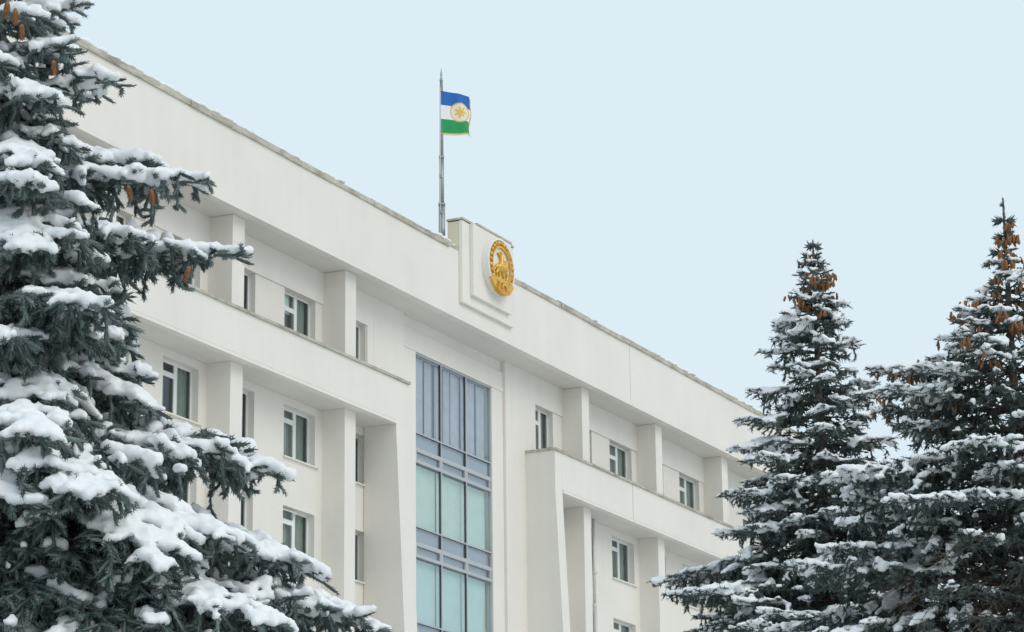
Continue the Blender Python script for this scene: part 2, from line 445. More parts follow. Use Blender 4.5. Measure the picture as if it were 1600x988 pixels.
# piers and the surround of the glazed centre
one('pier', WALL, (9.96, 12.15, 1.25, 1.75, GND, zFB+0.016)); one('pier', WALL, (9.5, 9.955, 1.252, 1.75, zBT, zFB+0.016))
one('pier', WALL, (20.2, 22.34, 1.25, 1.75, GND, zFB+0.016)); one('pier', WALL, (22.345, 22.80, 1.252, 1.75, zBT, zFB+0.016))
GX0, GX1 = 13.23, 19.25
sur = one('glazing_surround', PLASTER, (12.155, GX0, 1.36, 1.72, GND, 26.44), (GX1, 20.195, 1.36, 1.72, GND, 26.44), (12.155, 20.195, 1.36, 1.72, 26.60, 27.2), (12.155, 20.195, 1.43, 1.72, 27.2, zFB+0.014))
one('head_moulding', PLASTER, (12.157, 20.193, 1.33, 1.72, 26.443, 26.597), parent=sur)

# glazed centre: panes, spandrels, vents, mullions, rails
gz = one('glazing_frame', ALU, (GX0, GX0+0.05, 1.40, 1.50, GND+1, 26.44), (GX1-0.05, GX1, 1.40, 1.50, GND+1, 26.44), (GX0+0.05, GX1-0.05, 1.40, 1.50, 26.38, 26.44))
cols = [GX0+0.05, GX0+0.05+(GX1-GX0-0.1)/3, GX0+0.05+2*(GX1-GX0-0.1)/3, GX1-0.05]
def gpane(a, b, c, d, mat=GLASS_TINT, y=1.455, name='pane'):
    q = MB(); bx(q, a, b, y, y+0.012, c, d); return q.build(name, mat, gz)
for xm in cols[1:3]:
    one('mullion', ALU, (xm-0.03, xm+0.03, 1.395, 1.50, GND+1, 26.38), parent=gz)
    one('gasket', GASKET, (xm-0.052, xm-0.031, 1.42, 1.47, GND+1, 26.38), parent=gz)
zt = 26.38; st = 3.44; i = 0
while zt > 4:
    zp, zs, zv1, zv0, zn = zt-2.90 if i == 0 else zt-2.33, 0, 0, 0, 0
    sp1 = zp; sp0 = sp1-0.55; va = sp0-0.15; vb = va-0.29; zn = vb-0.11
    for a, b in zip(cols, cols[1:]):
        gpane(a+0.03, b-0.03, zp+0.025, zt)
        gpane(a+0.03, b-0.03, sp0, sp1-0.025, name='spandrel_pane'); 
        gpane(a+0.11, b-0.13, vb+0.01, va-0.01, name='vent_pane')
        q = MB(); bx(q, a+0.03, b-0.03, 1.53, 1.56, sp0, sp1-0.025); q.build('spandrel_board', SPANDREL, gz)
        q = MB(); bx(q, a+0.03, b-0.03, 1.54, 1.57, vb, va); q.build('vent_board', SPANDREL, gz)
        q = MB(); bx(q, a+0.03, a+0.10, 1.405, 1.49, vb, va); q.build('vent_jamb', ALU, gz)
        q = MB(); bx(q, b-0.12, b-0.03, 1.405, 1.49, vb, va); q.build('vent_jamb', ALU, gz)
        if i == 0:
            x = a+0.03
            curtain(gz, a+0.02, b-0.02, zp, zt, 1.80, SPANDREL, 0.02, 0.3)
            while x < b-0.2:
                w = rng.uniform(0.25, 0.7); curtain(gz, x, min(x+w, b-0.03), zp, zt, 1.66+rng.uniform(0, 0.05), CURT_LILAC, 0.022, 0.23); x += w+rng.uniform(0.02, 0.2)
        else:
            curtain(gz, a+0.02, b-0.02, zp, zt, 1.66, CURT_TEAL if i % 2 else CURT_BLUE, 0.008, 0.5)
    xa, xb = GX0+0.05, GX1-0.05
    one('rail', ALU, (xa, xb, 1.397, 1.498, zp-0.025, zp+0.025), parent=gz)
    one('rail', ALU, (xa, xb, 1.398, 1.498, va, sp0), parent=gz)
    one('rail', ALU, (xa, xb, 1.397, 1.498, zn, vb), parent=gz)
    for zz in (zp+0.026, vb+0.001):
        one('gasket', GASKET, (xa, xb, 1.425, 1.452, zz-0.05-0.02, zz-0.052), parent=gz)
    zt = zn; i += 1
one('plinth', PLASTER, (12.155, 20.195, 1.35, 1.72, GND, GND+1))

# rain pipe beside the first pillar on the right
mb = MB(); px_, py_ = X0+27.72, D+1.14
mb.tube([(px_, py_, 0.3), (px_, py_, Z0+19.4)], [0.085, 0.085], 10); 
dp = mb.build('rain_pipe', ZINC, bld, smooth=True)
mb = MB(); mb.tube([(px_, py_, Z0+19.38), (px_, py_, Z0+22.79)], [0.062, 0.062], 10); mb.build('upper_pipe', ZINC, dp, smooth=True)
for zz in (20.64, 18.2):
    mb = MB(); mb.tube([(px_, py_, Z0+zz-0.05), (px_, py_, Z0+zz+0.05)], [0.11, 0.11], 10); bx(mb, 27.70, 27.74, 1.2, 1.30, zz-0.02, zz+0.02); mb.build('bracket', ZINC, dp)

# ------------------------------------------------------------------ flagpole and flag
FX, FY = X0+14.62, D+1.0
zb = Z0+zFT-0.06
fp = empty('flagpole', (FX, FY, zb), 'tall grey steel flagpole rising behind the roof edge beside the emblem block', 'flagpole')
mb = MB(); mb.tube([(FX, FY, zb), (FX, FY, Z0+32.35)], [0.13, 0.12], 12); mb.build('lower_tube', STEEL, fp, smooth=True)
mb = MB(); mb.tube([(FX, FY, Z0+32.33), (FX, FY, Z0+34.2)], [0.09, 0.088], 12); mb.build('middle_tube', STEEL, fp, smooth=True)
mb = MB(); mb.tube([(FX, FY, Z0+34.18), (FX, FY, Z0+37.15)], [0.075, 0.06], 12); mb.build('upper_tube', STEEL, fp, smooth=True)
mb = MB(); mb.tube([(FX, FY, Z0+37.14), (FX, FY, Z0+37.2), (FX, FY, Z0+37.3), (FX, FY, Z0+37.36), (FX, FY, Z0+37.42), (FX, FY, Z0+37.7)], [0.03, 0.07, 0.05, 0.02, 0.045, 0.006], 10); mb.build('finial', STEEL, fp, smooth=True)
mb = MB(); bx(mb, 14.50, 14.58, 0.9, 1.0, 36.75, 36.95); mb.build('pulley', STEEL, fp)
mb = MB(); mb.tube([(FX-0.16, FY-0.02, Z0+30.9), (FX-0.14, FY-0.02, Z0+33.5), (FX-0.12, FY-0.03, Z0+36.9)], [0.014]*3, 6); mb.build('halyard', ROPE, fp)
for zz in (32.0, 33.4):
    mb = MB(); bx(mb, 14.42, 14.55, 0.93, 1.0, zz-0.05, zz+0.05); mb.build('cleat', STEEL, fp)
for zz in (32.34, 34.19):
    mb = MB(); mb.tube([(FX, FY, Z0+zz-0.05), (FX, FY, Z0+zz+0.05)], [0.135 if zz < 33 else 0.1]*2, 12); mb.build('collar', STEEL, fp, smooth=True)

def flag_material():
    m, n, b = new_mat('flag_cloth')
    uv = nd(n, 'ShaderNodeUVMap').outputs[0]; s = nd(n, 'ShaderNodeSeparateXYZ'); n.links.new(uv, s.inputs[0])
    def math_(op, a, bb=None, c=None):
        x = nd(n, 'ShaderNodeMath', operation=op)
        for i, v in enumerate((a, bb, c)):
            if v is None: continue
            if isinstance(v, (int, float)): x.inputs[i].default_value = v
            else: n.links.new(v, x.inputs[i])
        return x.outputs[0]
    def mix(f, c1, c2):
        x = nd(n, 'ShaderNodeMixRGB'); n.links.new(f, x.inputs[0])
        for i, c in ((1, c1), (2, c2)):
            if isinstance(c, tuple): x.inputs[i].default_value = (*c, 1)
            else: n.links.new(c, x.inputs[i])
        return x.outputs[0]
    u, v = s.outputs[0], s.outputs[1]
    c = mix(math_('GREATER_THAN', v, 1/3), (0.008, 0.30, 0.09), (0.82, 0.80, 0.83))
    c = mix(math_('GREATER_THAN', v, 2/3), c, (0.010, 0.125, 0.44))
    du = math_('MULTIPLY', math_('SUBTRACT', u, 0.60), 0.78); dv = math_('SUBTRACT', v, 0.53)
    r = math_('SQRT', math_('ADD', math_('MULTIPLY', du, du), math_('MULTIPLY', dv, dv)))
    ang = math_('ARCTAN2', dv, du)
    pet = math_('ADD', math_('MULTIPLY', math_('ABSOLUTE', math_('COSINE', math_('MULTIPLY', ang, 7/2))), 0.10), 0.05)
    c = mix(math_('LESS_THAN', r, 0.245), c, (0.74, 0.46, 0.17))
    c = mix(math_('LESS_THAN', r, 0.215), c, (0.80, 0.72, 0.58))
    c = mix(math_('LESS_THAN', r, pet), c, (0.72, 0.48, 0.12))
    n.links.new(c, b.inputs['Base Color']); b.inputs['Roughness'].default_value = 0.7
    return m
FLAGM = flag_material()
FRINGE = plain('gold_fringe', (0.62, 0.42, 0.06), 0.8, 0, 0.3, 30)
fl = empty('flag', (FX, FY, Z0+35.07), 'blue, white and green flag with a gold emblem and fringe on the flagpole', 'flag')
FDIR = (math.cos(0.49-math.radians(68)), math.sin(0.49-math.radians(68)))      # the wind carries it along this heading
def flag_pt(u, v):
    L, H = 1.30, 1.66
    w = 0.10*math.sin(u*6.5+0.8+v*0.9)*u + 0.035*math.sin(u*14+v*4)*u
    a = u*L - 0.05*max(0, u-0.55)*math.sin(v*6)
    if u > 0.9: a -= (u-0.9)*0.6; w += (u-0.9)*1.3*(0.7+0.5*math.sin(v*9))
    x = FX-0.09 + a*FDIR[0] - w*FDIR[1]; y = FY-0.02 + a*FDIR[1] + w*FDIR[0]
    z = Z0+35.12 + v*H + 0.10*u*(1-v) - 0.10*u*u*v + 0.03*math.sin(u*8+1.5)*u
    return (x, y, z)
NU, NV = 64, 40
vs = [flag_pt(i/NU, j/NV) for j in range(NV+1) for i in range(NU+1)]
fs = [(j*(NU+1)+i, j*(NU+1)+i+1, (j+1)*(NU+1)+i+1, (j+1)*(NU+1)+i) for j in range(NV) for i in range(NU)]
me = bpy.data.meshes.new('cloth'); me.from_pydata(vs, [], fs); me.update()
uvl = me.uv_layers.new(name='UVMap')
for lp in me.loops: uvl.data[lp.index].uv = ((lp.vertex_index % (NU+1))/NU, (lp.vertex_index//(NU+1))/NV)
for p in me.polygons: p.use_smooth = True
cloth = link('cloth', me, fl, [FLAGM])
mb = MB()
for i in range(NU):
    a, b = Vector(flag_pt(i/NU, 0)), Vector(flag_pt((i+1)/NU, 0)); dz = Vector((0, 0.01*(-1)**i, -0.075))
    mb.quad(a+Vector((0,0,0.02)), b+Vector((0,0,0.02)), b+dz, a+dz)
for j in range(NV):
    a, b = Vector(flag_pt(1, j/NV)), Vector(flag_pt(1, (j+1)/NV)); dx = Vector((0.05*FDIR[0]-0.04*FDIR[1], 0.05*FDIR[1]+0.04*FDIR[0], -0.02))
    mb.quad(a-Vector((0,0,0.002)), b-Vector((0,0,0.002)), b+dx, a+dx)
mb.build('fringe', FRINGE, fl)

# ------------------------------------------------------------------ snow / blob remeshing
_ico = {}
def ico(level):
    if level not in _ico:
        bm = bmesh.new(); bmesh.ops.create_icosphere(bm, subdivisions=level, radius=1.0)
        bm.verts.ensure_lookup_table()
        _ico[level] = (np.array([v.co[:] for v in bm.verts]), np.array([[v.index for v in f.verts] for f in bm.faces])); bm.free()
    return _ico[level]
def blobs_mesh(centers, radii, level=1, squash=1.0):
    V, F = ico(level); n = len(centers)
    r = np.asarray(radii, float); r = r[:, None]*np.array([1, 1, squash]) if r.ndim == 1 else r
    v = V[None]*r[:, None, :] + np.asarray(centers)[:, None, :]
    f = F[None] + (np.arange(n)*len(V))[:, None, None]
    return v.reshape(-1, 3), f.reshape(-1, 3)
def remeshed(name, v, f, voxel, smooth_iter=2, lumps=()):
    me = mesh_np('blob_source', v, f); o = bpy.data.objects.new('blob_source', me); col.objects.link(o)
    m = o.modifiers.new('r', 'REMESH'); m.mode = 'VOXEL'; m.voxel_size = voxel; m.use_smooth_shade = True
    if smooth_iter:
        s = o.modifiers.new('s', 'SMOOTH'); s.factor = 0.5; s.iterations = smooth_iter
    for size, amt in lumps:
        tx = bpy.data.textures.new('lumps', 'CLOUDS'); tx.noise_scale = size; tx.noise_depth = 2
        dm = o.modifiers.new('d', 'DISPLACE'); dm.texture = tx; dm.texture_coords = 'GLOBAL'; dm.strength = amt; dm.mid_level = 0.5
    dg = bpy.context.evaluated_depsgraph_get()
    out = bpy.data.meshes.new_from_object(o.evaluated_get(dg)); out.name = name
    bpy.data.objects.remove(o); bpy.data.meshes.remove(me)
    for p in out.polygons: p.use_smooth = True
    return out

# ------------------------------------------------------------------ emblem on the attic block
ER = 1.07; ECX, ECZ = X0+16.36, Z0+30.17; EY = D-0.30
em = empty('wall_emblem', (ECX, EY, ECZ-ER), 'round gold and white emblem of a horseman mounted on the attic block', 'emblem')
def disc(name, r, y0, y1, mat, parent, n=48, inner=None):
    mb = MB()
    ring = lambda rr, y: [(ECX+rr*math.cos(2*math.pi*k/n), y, ECZ+rr*math.sin(2*math.pi*k/n)) for k in range(n)]
    if inner is None:
        a, b = ring(r, y0), ring(r, y1); i = len(mb.v); mb.v += a+b
        mb.f.append(tuple(i+k for k in range(n))); mb.f.append(tuple(i+n+k for k in reversed(range(n))))
        for k in range(n): mb.f.append((i+k, i+(k+1) % n, i+n+(k+1) % n, i+n+k))
    else:
        R4 = [ring(r, y0), ring(r, y1), ring(inner, y1), ring(inner, y0)]; i = len(mb.v)
        for q in R4: mb.v += q
        for s in range(4):
            t = (s+1) % 4
            for k in range(n): mb.f.append((i+s*n+k, i+s*n+(k+1) % n, i+t*n+(k+1) % n, i+t*n+k))
    return mb.build(name, mat, parent)
disc('backing_disc', ER, EY-0.002, EY-0.22, ENAMEL, em)
disc('outer_ring', ER+0.012, EY-0.20, EY-0.285, ENAMEL, em, inner=ER-0.07)
disc('inner_ring', 0.78, EY-0.223, EY-0.30, GOLD, em, inner=0.71)
for k in range(26):
    t = 2*math.pi*(k+0.5)/26
    if -2.35 < ((t+math.pi) % (2*math.pi))-math.pi < -0.8: continue
    v, f = blobs_mesh([(ECX+0.885*math.cos(t), EY-0.26, ECZ+0.885*math.sin(t))], np.array([[0.088, 0.09, 0.088]]), 2)
    o = link('ornament', mesh_np('ornament', v, f, True), em, [GOLD if k % 2 else GOLD_DEEP])
# horseman: ellipsoids fused into one relief
def limb(c, r, a, b, ra, rb, n=6):
    for i in range(n):
        t = i/(n-1); c.append((ECX+a[0]+(b[0]-a[0])*t, EY-0.27, ECZ+a[1]+(b[1]-a[1])*t)); q = ra+(rb-ra)*t; r.append((q, q*1.15, q))
c, r = [], []
limb(c, r, (-0.26, -0.10), (0.22, -0.04), 0.17, 0.16)                  # horse body
limb(c, r, (0.20, 0.02), (0.40, 0.26), 0.13, 0.08); limb(c, r, (0.40, 0.27), (0.54, 0.16), 0.07, 0.045)   # neck, head
limb(c, r, (0.24, -0.1), (0.46, -0.22), 0.075, 0.05); limb(c, r, (0.46, -0.22), (0.40, -0.42), 0.05, 0.035)  # raised foreleg
limb(c, r, (0.14, -0.14), (0.18, -0.50), 0.075, 0.04)
limb(c, r, (-0.28, -0.14), (-0.42, -0.32), 0.09, 0.055); limb(c, r, (-0.42, -0.32), (-0.34, -0.54), 0.05, 0.035)
limb(c, r, (-0.2, -0.16), (-0.16, -0.54), 0.08, 0.04)
limb(c, r, (-0.40, -0.04), (-0.60, -0.26), 0.05, 0.035)                 # tail
limb(c, r, (-0.03, 0.04), (0.0, 0.36), 0.12, 0.10); limb(c, r, (0.0, 0.50), (0.01, 0.53), 0.075, 0.07, 3)     # rider, head
limb(c, r, (-0.06, 0.34), (-0.26, 0.46), 0.06, 0.045); limb(c, r, (0.05, 0.32), (0.24, 0.16), 0.055, 0.04)   # arms
limb(c, r, (0.02, 0.02), (0.10, -0.24), 0.075, 0.05)                    # leg
v, f = blobs_mesh(c, np.array(r), 2)
link('horseman', remeshed('horseman', v, f, 0.022, 1), em, [GOLD])
c, r = [], []
for i in range(22):                                                    # rocky pedestal
    c.append((ECX+rng.uniform(-0.42, 0.42), EY-0.25, ECZ-0.58+rng.uniform(-0.07, 0.05))); r.append((0.11, 0.1, 0.09))
v, f = blobs_mesh(c, np.array(r), 2); link('pedestal', remeshed('pedestal', v, f, 0.025, 1), em, [GOLD])
# ribbon along the lower rim: three folds
for a0, a1, rr, w, y in ((-2.55, -2.02, 0.94, 0.15, 0.31), (-2.05, -1.10, 0.93, 0.17, 0.37), (-1.13, -0.58, 0.94, 0.15, 0.31)):
    mb = MB(); n = 14
    for i in range(n):
        t0, t1 = a0+(a1-a0)*i/n, a0+(a1-a0)*(i+1)/n
        q = lambda t, s, yy: (ECX+(rr+s)*math.cos(t), EY-yy, ECZ+(rr+s)*math.sin(t))
        mb.quad(q(t0,-w,y), q(t1,-w,y), q(t1,w,y+0.02), q(t0,w,y+0.02)); mb.quad(q(t0,-w,y), q(t0,-w,0.2), q(t1,-w,0.2), q(t1,-w,y)); mb.quad(q(t0,w,y+0.02), q(t1,w,y+0.02), q(t1,w,0.2), q(t0,w,0.2))
    q0, q1 = [q(a0,-w,y), q(a0,w,y+0.02), q(a0,w,0.2), q(a0,-w,0.2)], [q(a1,-w,y), q(a1,-w,0.2), q(a1,w,0.2), q(a1,w,y+0.02)]
    mb.quad(*q0); mb.quad(*q1)
    mb.build('ribbon', GOLD_DEEP if abs(w-0.17) < 0.01 else GOLD, em)
for k in range(7):                                                     # flower on the ribbon
    t = math.pi*(k+0.5)/7
    v, f = blobs_mesh([(ECX+0.2*math.cos(t), EY-0.40, ECZ-0.90+0.17*math.sin(t))], np.array([[0.055, 0.05, 0.06]]), 2)
    link('petal', mesh_np('petal', v, f, True), em, [GOLD])

# ------------------------------------------------------------------ snow lying along the roof edge
def snow_run(x0, x1, y, z, parent, n, r0, r1, name='snow_patch'):
    c, r = [], []
    for i in range(n):
        u = rng.random(); q = rng.uniform(r0, r1)
        c.append((X0+x0+(x1-x0)*u, D+y+rng.uniform(-0.10, 0.12), Z0+z)); r.append((q*2.2, q*1.3, q*rng.uniform(0.5, 1.0)))
    v, f = blobs_mesh(c, np.array(r), 2)
    o = link(name, remeshed(name, v, f, 0.04, 2), parent, [SNOW]); tag(o, kind='stuff'); return o
for a, b, n in ((-14, -7.5, 70), (-7.4, -4.5, 34), (-3.4, 0.2, 40), (1.5, 5.6, 26), (11.8, 13.9, 16), (24, 26, 8), (31.5, 36.5, 34), (38, 46, 50)):
    snow_run(a, b, 0.12, zFT+0.24, bld, n, 0.05, 0.11)

# ------------------------------------------------------------------ spruces
def unit(v): return v/np.linalg.norm(v)
UP = np.array([0., 0., 1.])

def shoot_template(seed, nneedles, sides, nlen, nwid):
    """vertices as (axial fraction, axial offset in radii, u, v), triangles"""
    r = random.Random(seed); A = []; T = []
    rings = [(0.0, 0.30), (0.75, 0.38)] if sides > 3 else [(0.12, 0.52)]
    for t, rad in rings:
        for k in range(sides):
            a = 2*math.pi*k/sides; A.append((t, 0, rad*math.cos(a), rad*math.sin(a)))
    for q in range(len(rings)-1):
        for k in range(sides):
            a, b, c, d = q*sides+k, q*sides+(k+1) % sides, (q+1)*sides+(k+1) % sides, (q+1)*sides+k
            T += [(a, b, c), (a, c, d)]
    A.append((1.0, 0.25, 0, 0)); tip = len(A)-1
    for k in range(sides): T.append(((len(rings)-1)*sides+k, (len(rings)-1)*sides+(k+1) % sides, tip))
    for i in range(nneedles):
        t = (i+0.5)/nneedles*1.0; a = i*2.39996+r.uniform(-0.3, 0.3)
        lift = r.uniform(0.4, 1.0) if t < 0.85 else r.uniform(0.8, 1.35)
        L = nlen*r.uniform(0.8, 1.15)*(0.85 if t > 0.9 else 1)
        ca, sa = math.cos(a), math.sin(a); w = nwid/2
        b0 = 0.25
        A += [(t, 0, b0*ca-w*sa, b0*sa+w*ca), (t, 0, b0*ca+w*sa, b0*sa-w*ca), (t, L*math.sin(lift), (b0+L*math.cos(lift))*ca, (b0+L*math.cos(lift))*sa)]
        n = len(A); T.append((n-3, n-2, n-1))
    return np.array(A), np.array(T)

def shoots_mesh(S, E, R, tint, frost, templates, seed):
    S, E, R = np.asarray(S), np.asarray(E), np.asarray(R)
    rs = np.random.RandomState(seed)
    vv, tt, aa = [], [], []; base = 0
    which = rs.randint(0, len(templates), len(S))
    for k, (A, T) in enumerate(templates):
        I = np.where(which == k)[0]
        if not len(I): continue
        s, d = S[I], E[I]-S[I]; L = np.linalg.norm(d, axis=1)+1e-9; d = d/L[:, None]
        ref = np.where(np.abs(d[:, 2:3]) > 0.9, np.array([[1., 0, 0]]), np.array([[0, 0, 1.]]))
        n = np.cross(ref, d); n /= np.linalg.norm(n, axis=1)[:, None]; b = np.cross(d, n)
        ph = rs.uniform(0, 6.28, len(I)); c_, s_ = np.cos(ph)[:, None], np.sin(ph)[:, None]
        n, b = n*c_+b*s_, b*c_-n*s_
        r = R[I]
        ax = A[None, :, 0]*L[:, None] + A[None, :, 1]*r[:, None]
        v = s[:, None, :] + d[:, None, :]*ax[..., None] + n[:, None, :]*(A[None, :, 2]*r[:, None])[..., None] + b[:, None, :]*(A[None, :, 3]*r[:, None])[..., None]
        f = T[None] + (np.arange(len(I))*len(A))[:, None, None] + base
        at = np.zeros((len(I), len(A), 3)); at[..., 0] = np.asarray(tint)[I][:, None]
        tipness = np.clip(A[None, :, 1]/1.2, 0, 1)
        at[..., 1] = np.asarray(frost)[I][:, None]*(0.35+0.65*tipness)
        vv.append(v.reshape(-1, 3)); tt.append(f.reshape(-1, 3)); aa.append(at.reshape(-1, 3)); base += v.shape[0]*v.shape[1]
    return np.concatenate(vv), np.concatenate(tt), np.concatenate(aa)

def bez(p0, p1, p2, p3, t):
    t = np.asarray(t)[:, None]; u = 1-t
    return u**3*p0 + 3*u*u*t*p1 + 3*u*t*t*p2 + t**3*p3

def make_bough(base, tip, r, sc, arch=0.10, tipup=0.02, dens=1.0, width=0.46, hang=1.0, load=1.0):
    """axis points, shoots (start, end, radius) and snow seeds (centre, radius). sc = shoot size (1 = near tree)"""
    base, tip = np.asarray(base, float), np.asarray(tip, float)
    d = tip-base; L = np.linalg.norm(d)
    p1 = base+d*0.35+UP*L*arch; p2 = base+d*0.75+UP*L*(arch*0.75-tipup)
    N = max(6, int(L/0.06)); ax = bez(base, p1, p2, tip, np.linspace(0, 1, N+1))
    for i in range(2, N):
        ax[i] += np.array([r.uniform(-1, 1), r.uniform(-1, 1), r.uniform(-0.6, 0.6)])*0.010*sc
    S, E, R, SN = [], [], [], []
    step = 0.066*sc/dens; rad0 = 0.025*sc
    def add(p, q, rad): S.append(p); E.append(q); R.append(rad)
    def rnd(): return np.array([r.uniform(-1, 1), r.uniform(-1, 1), r.uniform(-1, 1)])
    nseg = max(3, int(0.6*L/(0.09*sc)))
    for i in range(nseg):                     # needles along the outer axis
        t0, t1 = 0.40+0.60*i/nseg, 0.40+0.60*(i+1)/nseg
        a, b = bez(base, p1, p2, tip, [t0, t1]); add(a, b, rad0)
    m = int(L*0.85/(0.03*sc))
    for i in range(m):
        t = 0.15+0.85*i/m; q = bez(base, p1, p2, tip, [t])[0]
        k = 1.0 if (1-t)*L > 0.2*sc else 0.74
        SN.append((q+UP*0.026*sc*k+rnd()*0.012*sc, r.uniform(0.030, 0.050)*sc*load*k))
    s = 0.10*L; side = 1
    while s < L-0.10*sc:
        t = s/L; p, pn = bez(base, p1, p2, tip, [t, min(1, t+0.02)])
        ad = unit(pn-p); lat = unit(np.cross(ad, UP))*side
        env = min(width*(L-s)+0.07*sc, 0.30*L+0.12*sc)*(0.45+0.55*min(1, t/0.3))
        l2 = env*r.uniform(0.65, 1.2)
        ang = math.radians(r.uniform(38, 62))
        dr = unit(ad*math.cos(ang)+lat*math.sin(ang)+UP*r.uniform(-0.12, 0.22))
        droop = r.uniform(0.3, 0.9)/max(0.5, L)
        n2 = max(1, int(round(l2/(0.075*sc)))); prev = p
        for i in range(1, n2+1):
            u = l2*i/n2; q = p+dr*u-UP*droop*u*u+rnd()*0.006*sc
            add(prev, q, rad0*r.uniform(0.85, 1.1))
            sd = unit(q-prev); sl = unit(np.cross(sd, UP)+1e-6)
            seg = np.linalg.norm(q-prev); m = max(1, int(seg/(0.030*sc)))
            endk = 0.86 if i == n2 else 1.0
            for j in range(m):
                SN.append((prev+(q-prev)*((j+0.4)/m)+UP*r.uniform(0.016, 0.03)*sc*endk, r.uniform(0.026, 0.043)*sc*endk*load))
            for sg in (-1, 1):
                if r.random() < 0.9:
                    bp = prev+(q-prev)*r.random(); a3 = math.radians(r.uniform(30, 65)); gdn = r.uniform(-0.3, 0.6)
                    td = unit(sd*math.cos(a3)+sl*sg*math.sin(a3)-UP*gdn); tl = r.uniform(0.05, 0.105)*sc
                    add(bp, bp+td*tl, rad0*r.uniform(0.85, 1.1))
                    if td[2] > -0.6 and r.random() < 0.85:
                        for w in (0.25, 0.6, 0.92): SN.append((bp+td*tl*w+UP*0.017*sc, r.uniform(0.019, 0.029)*sc*load))
            if r.random() < 0.8*hang:                # pendulous sprays under the side branches
                bp = prev+(q-prev)*r.random(); dn = unit(-UP+sd*r.uniform(-0.1, 0.7)+lat*r.uniform(-0.4, 0.4))
                for _ in range(r.choice((1, 2, 2, 3)) if L-s > 0.3*sc else r.choice((0, 1, 1))):
                    tl = r.uniform(0.05, 0.085)*sc; qq = bp+dn*tl; add(bp, qq, rad0*r.uniform(0.85, 1.1))
                    if r.random() < 0.55*load:
                        SN.append((bp+UP*0.01*sc, r.uniform(0.018, 0.026)*sc)); SN.append((bp+dn*tl*0.5+lat*0.008*sc, r.uniform(0.014, 0.022)*sc))
                    for _k in range(2):
                        sd3 = unit(dn*0.8+rnd()*0.9); add(bp+dn*tl*r.random(), bp+dn*tl*0.6+sd3*tl*r.uniform(0.6, 0.95), rad0*0.95)
                    dn = unit(dn+rnd()*0.35); bp = qq
            prev = q
        s += step*r.uniform(0.7, 1.3); side = -side
    for i in range(int(8*L/sc*hang)):                # sprays hanging from the axis itself
        t = r.uniform(0.12, max(0.2, 1-0.28*sc/L)); bp = bez(base, p1, p2, tip, [t])[0]; dn = unit(-UP+rnd()*0.45)
        for _ in range(r.choice((1, 2, 2))):
            tl = r.uniform(0.06, 0.09)*sc; qq = bp+dn*tl; add(bp, qq, rad0)
            sd3 = unit(dn+rnd()*0.8); add(bp, bp+sd3*tl, rad0); dn = unit(dn+rnd()*0.4); bp = qq
    return ax, S, E, R, SN

def tube_np(pts, r0, r1, n=6):
    pts = np.asarray(pts); k = len(pts); d = np.gradient(pts, axis=0); d /= np.linalg.norm(d, axis=1)[:, None]+1e-9
    ref = np.where(np.abs(d[:, 2:3]) > 0.9, np.array([[1., 0, 0]]), np.array([[0, 0, 1.]]))
    a = np.cross(ref, d); a /= np.linalg.norm(a, axis=1)[:, None]; b = np.cross(d, a)
    rad = np.linspace(r0, r1, k)[:, None, None]; th = np.arange(n)*2*math.pi/n
    v = pts[:, None, :]+(a[:, None, :]*np.cos(th)[None, :, None]+b[:, None, :]*np.sin(th)[None, :, None])*rad
    f = []
    for i in range(k-1):
        for j in range(n):
            q = [i*n+j, i*n+(j+1) % n, (i+1)*n+(j+1) % n, (i+1)*n+j]; f += [(q[0], q[1], q[2]), (q[0], q[2], q[3])]
    return v.reshape(-1, 3), np.array(f)

def top_filter(SN_all, cell, thick, keep, r, outer=None):
    """keep the seeds near the top of their column of air, and below them only whole patches"""
    C = np.array([c for c, q in SN_all]); k = np.floor(C[:, :2]/cell).astype(int); k -= k.min(0)
    key = k[:, 0]*(k[:, 1].max()+1)+k[:, 1]; top = np.full(key.max()+1, -1e9); np.maximum.at(top, key, C[:, 2])
    near = top[key]-C[:, 2] < thick
    g = np.floor(C/(cell*2.4)+1000).astype(np.int64); h = (g[:, 0]*73856093) ^ (g[:, 1]*19349663) ^ (g[:, 2]*83492791)
    ok = near | (((h % 1000)/1000.0 < keep) & (outer if outer is not None else True))
    # drop lone lumps: a seed needs company in its own neighbourhood
    hh = (np.floor(C/(cell*1.5)+1000).astype(np.int64)*np.array([1, 100003, 1000003007])).sum(1)
    u, inv, cnt = np.unique(hh[ok], return_inverse=True, return_counts=True)
    res = ok.copy(); res[np.where(ok)[0][cnt[inv] < 4]] = False
    return res

def load_at(C):
    """uneven loading: drifts of more and less snow"""
    x, y, z = C[:, 0], C[:, 1], C[:, 2]
    f = np.sin(x*5.1+y*2.3+1)*np.sin(y*6.7-x*1.9+2)*0.5+np.sin(x*13+z*5)*np.sin(y*11-z*7)*0.3
    return 1.12+0.38*f

def cone_mesh(name, length, rad, rows, per):
    mb = MB(); n = 8
    prof = [(0, 0.35), (0.12, 0.8), (0.35, 1.0), (0.65, 0.92), (0.88, 0.6), (1.0, 0.15)]
    mb.tube([(0, 0, -t*length) for t, _ in prof], [rad*0.8*w for _, w in prof], n)
    for i in range(rows):
        t = 0.06+0.86*i/rows; w = np.interp(t, [p[0] for p in prof], [p[1] for p in prof])
        for k in range(per):
            a = 2*math.pi*(k+0.5*(i % 2))/per; c, s = math.cos(a), math.sin(a); wd = rad*2.4/per
            p0 = Vector((c*rad*0.7*w, s*rad*0.7*w, -t*length)); p1 = Vector((c*rad*1.12*w, s*rad*1.12*w, -t*length-length*0.10)); tt = Vector((-s, c, 0))*wd
            mb.quad(p0-tt, p0+tt, p1+tt*0.5, p1-tt*0.5)
    me = bpy.data.meshes.new(name); me.from_pydata(mb.v, [], mb.f); me.update(); me.materials.append(CONE); return me

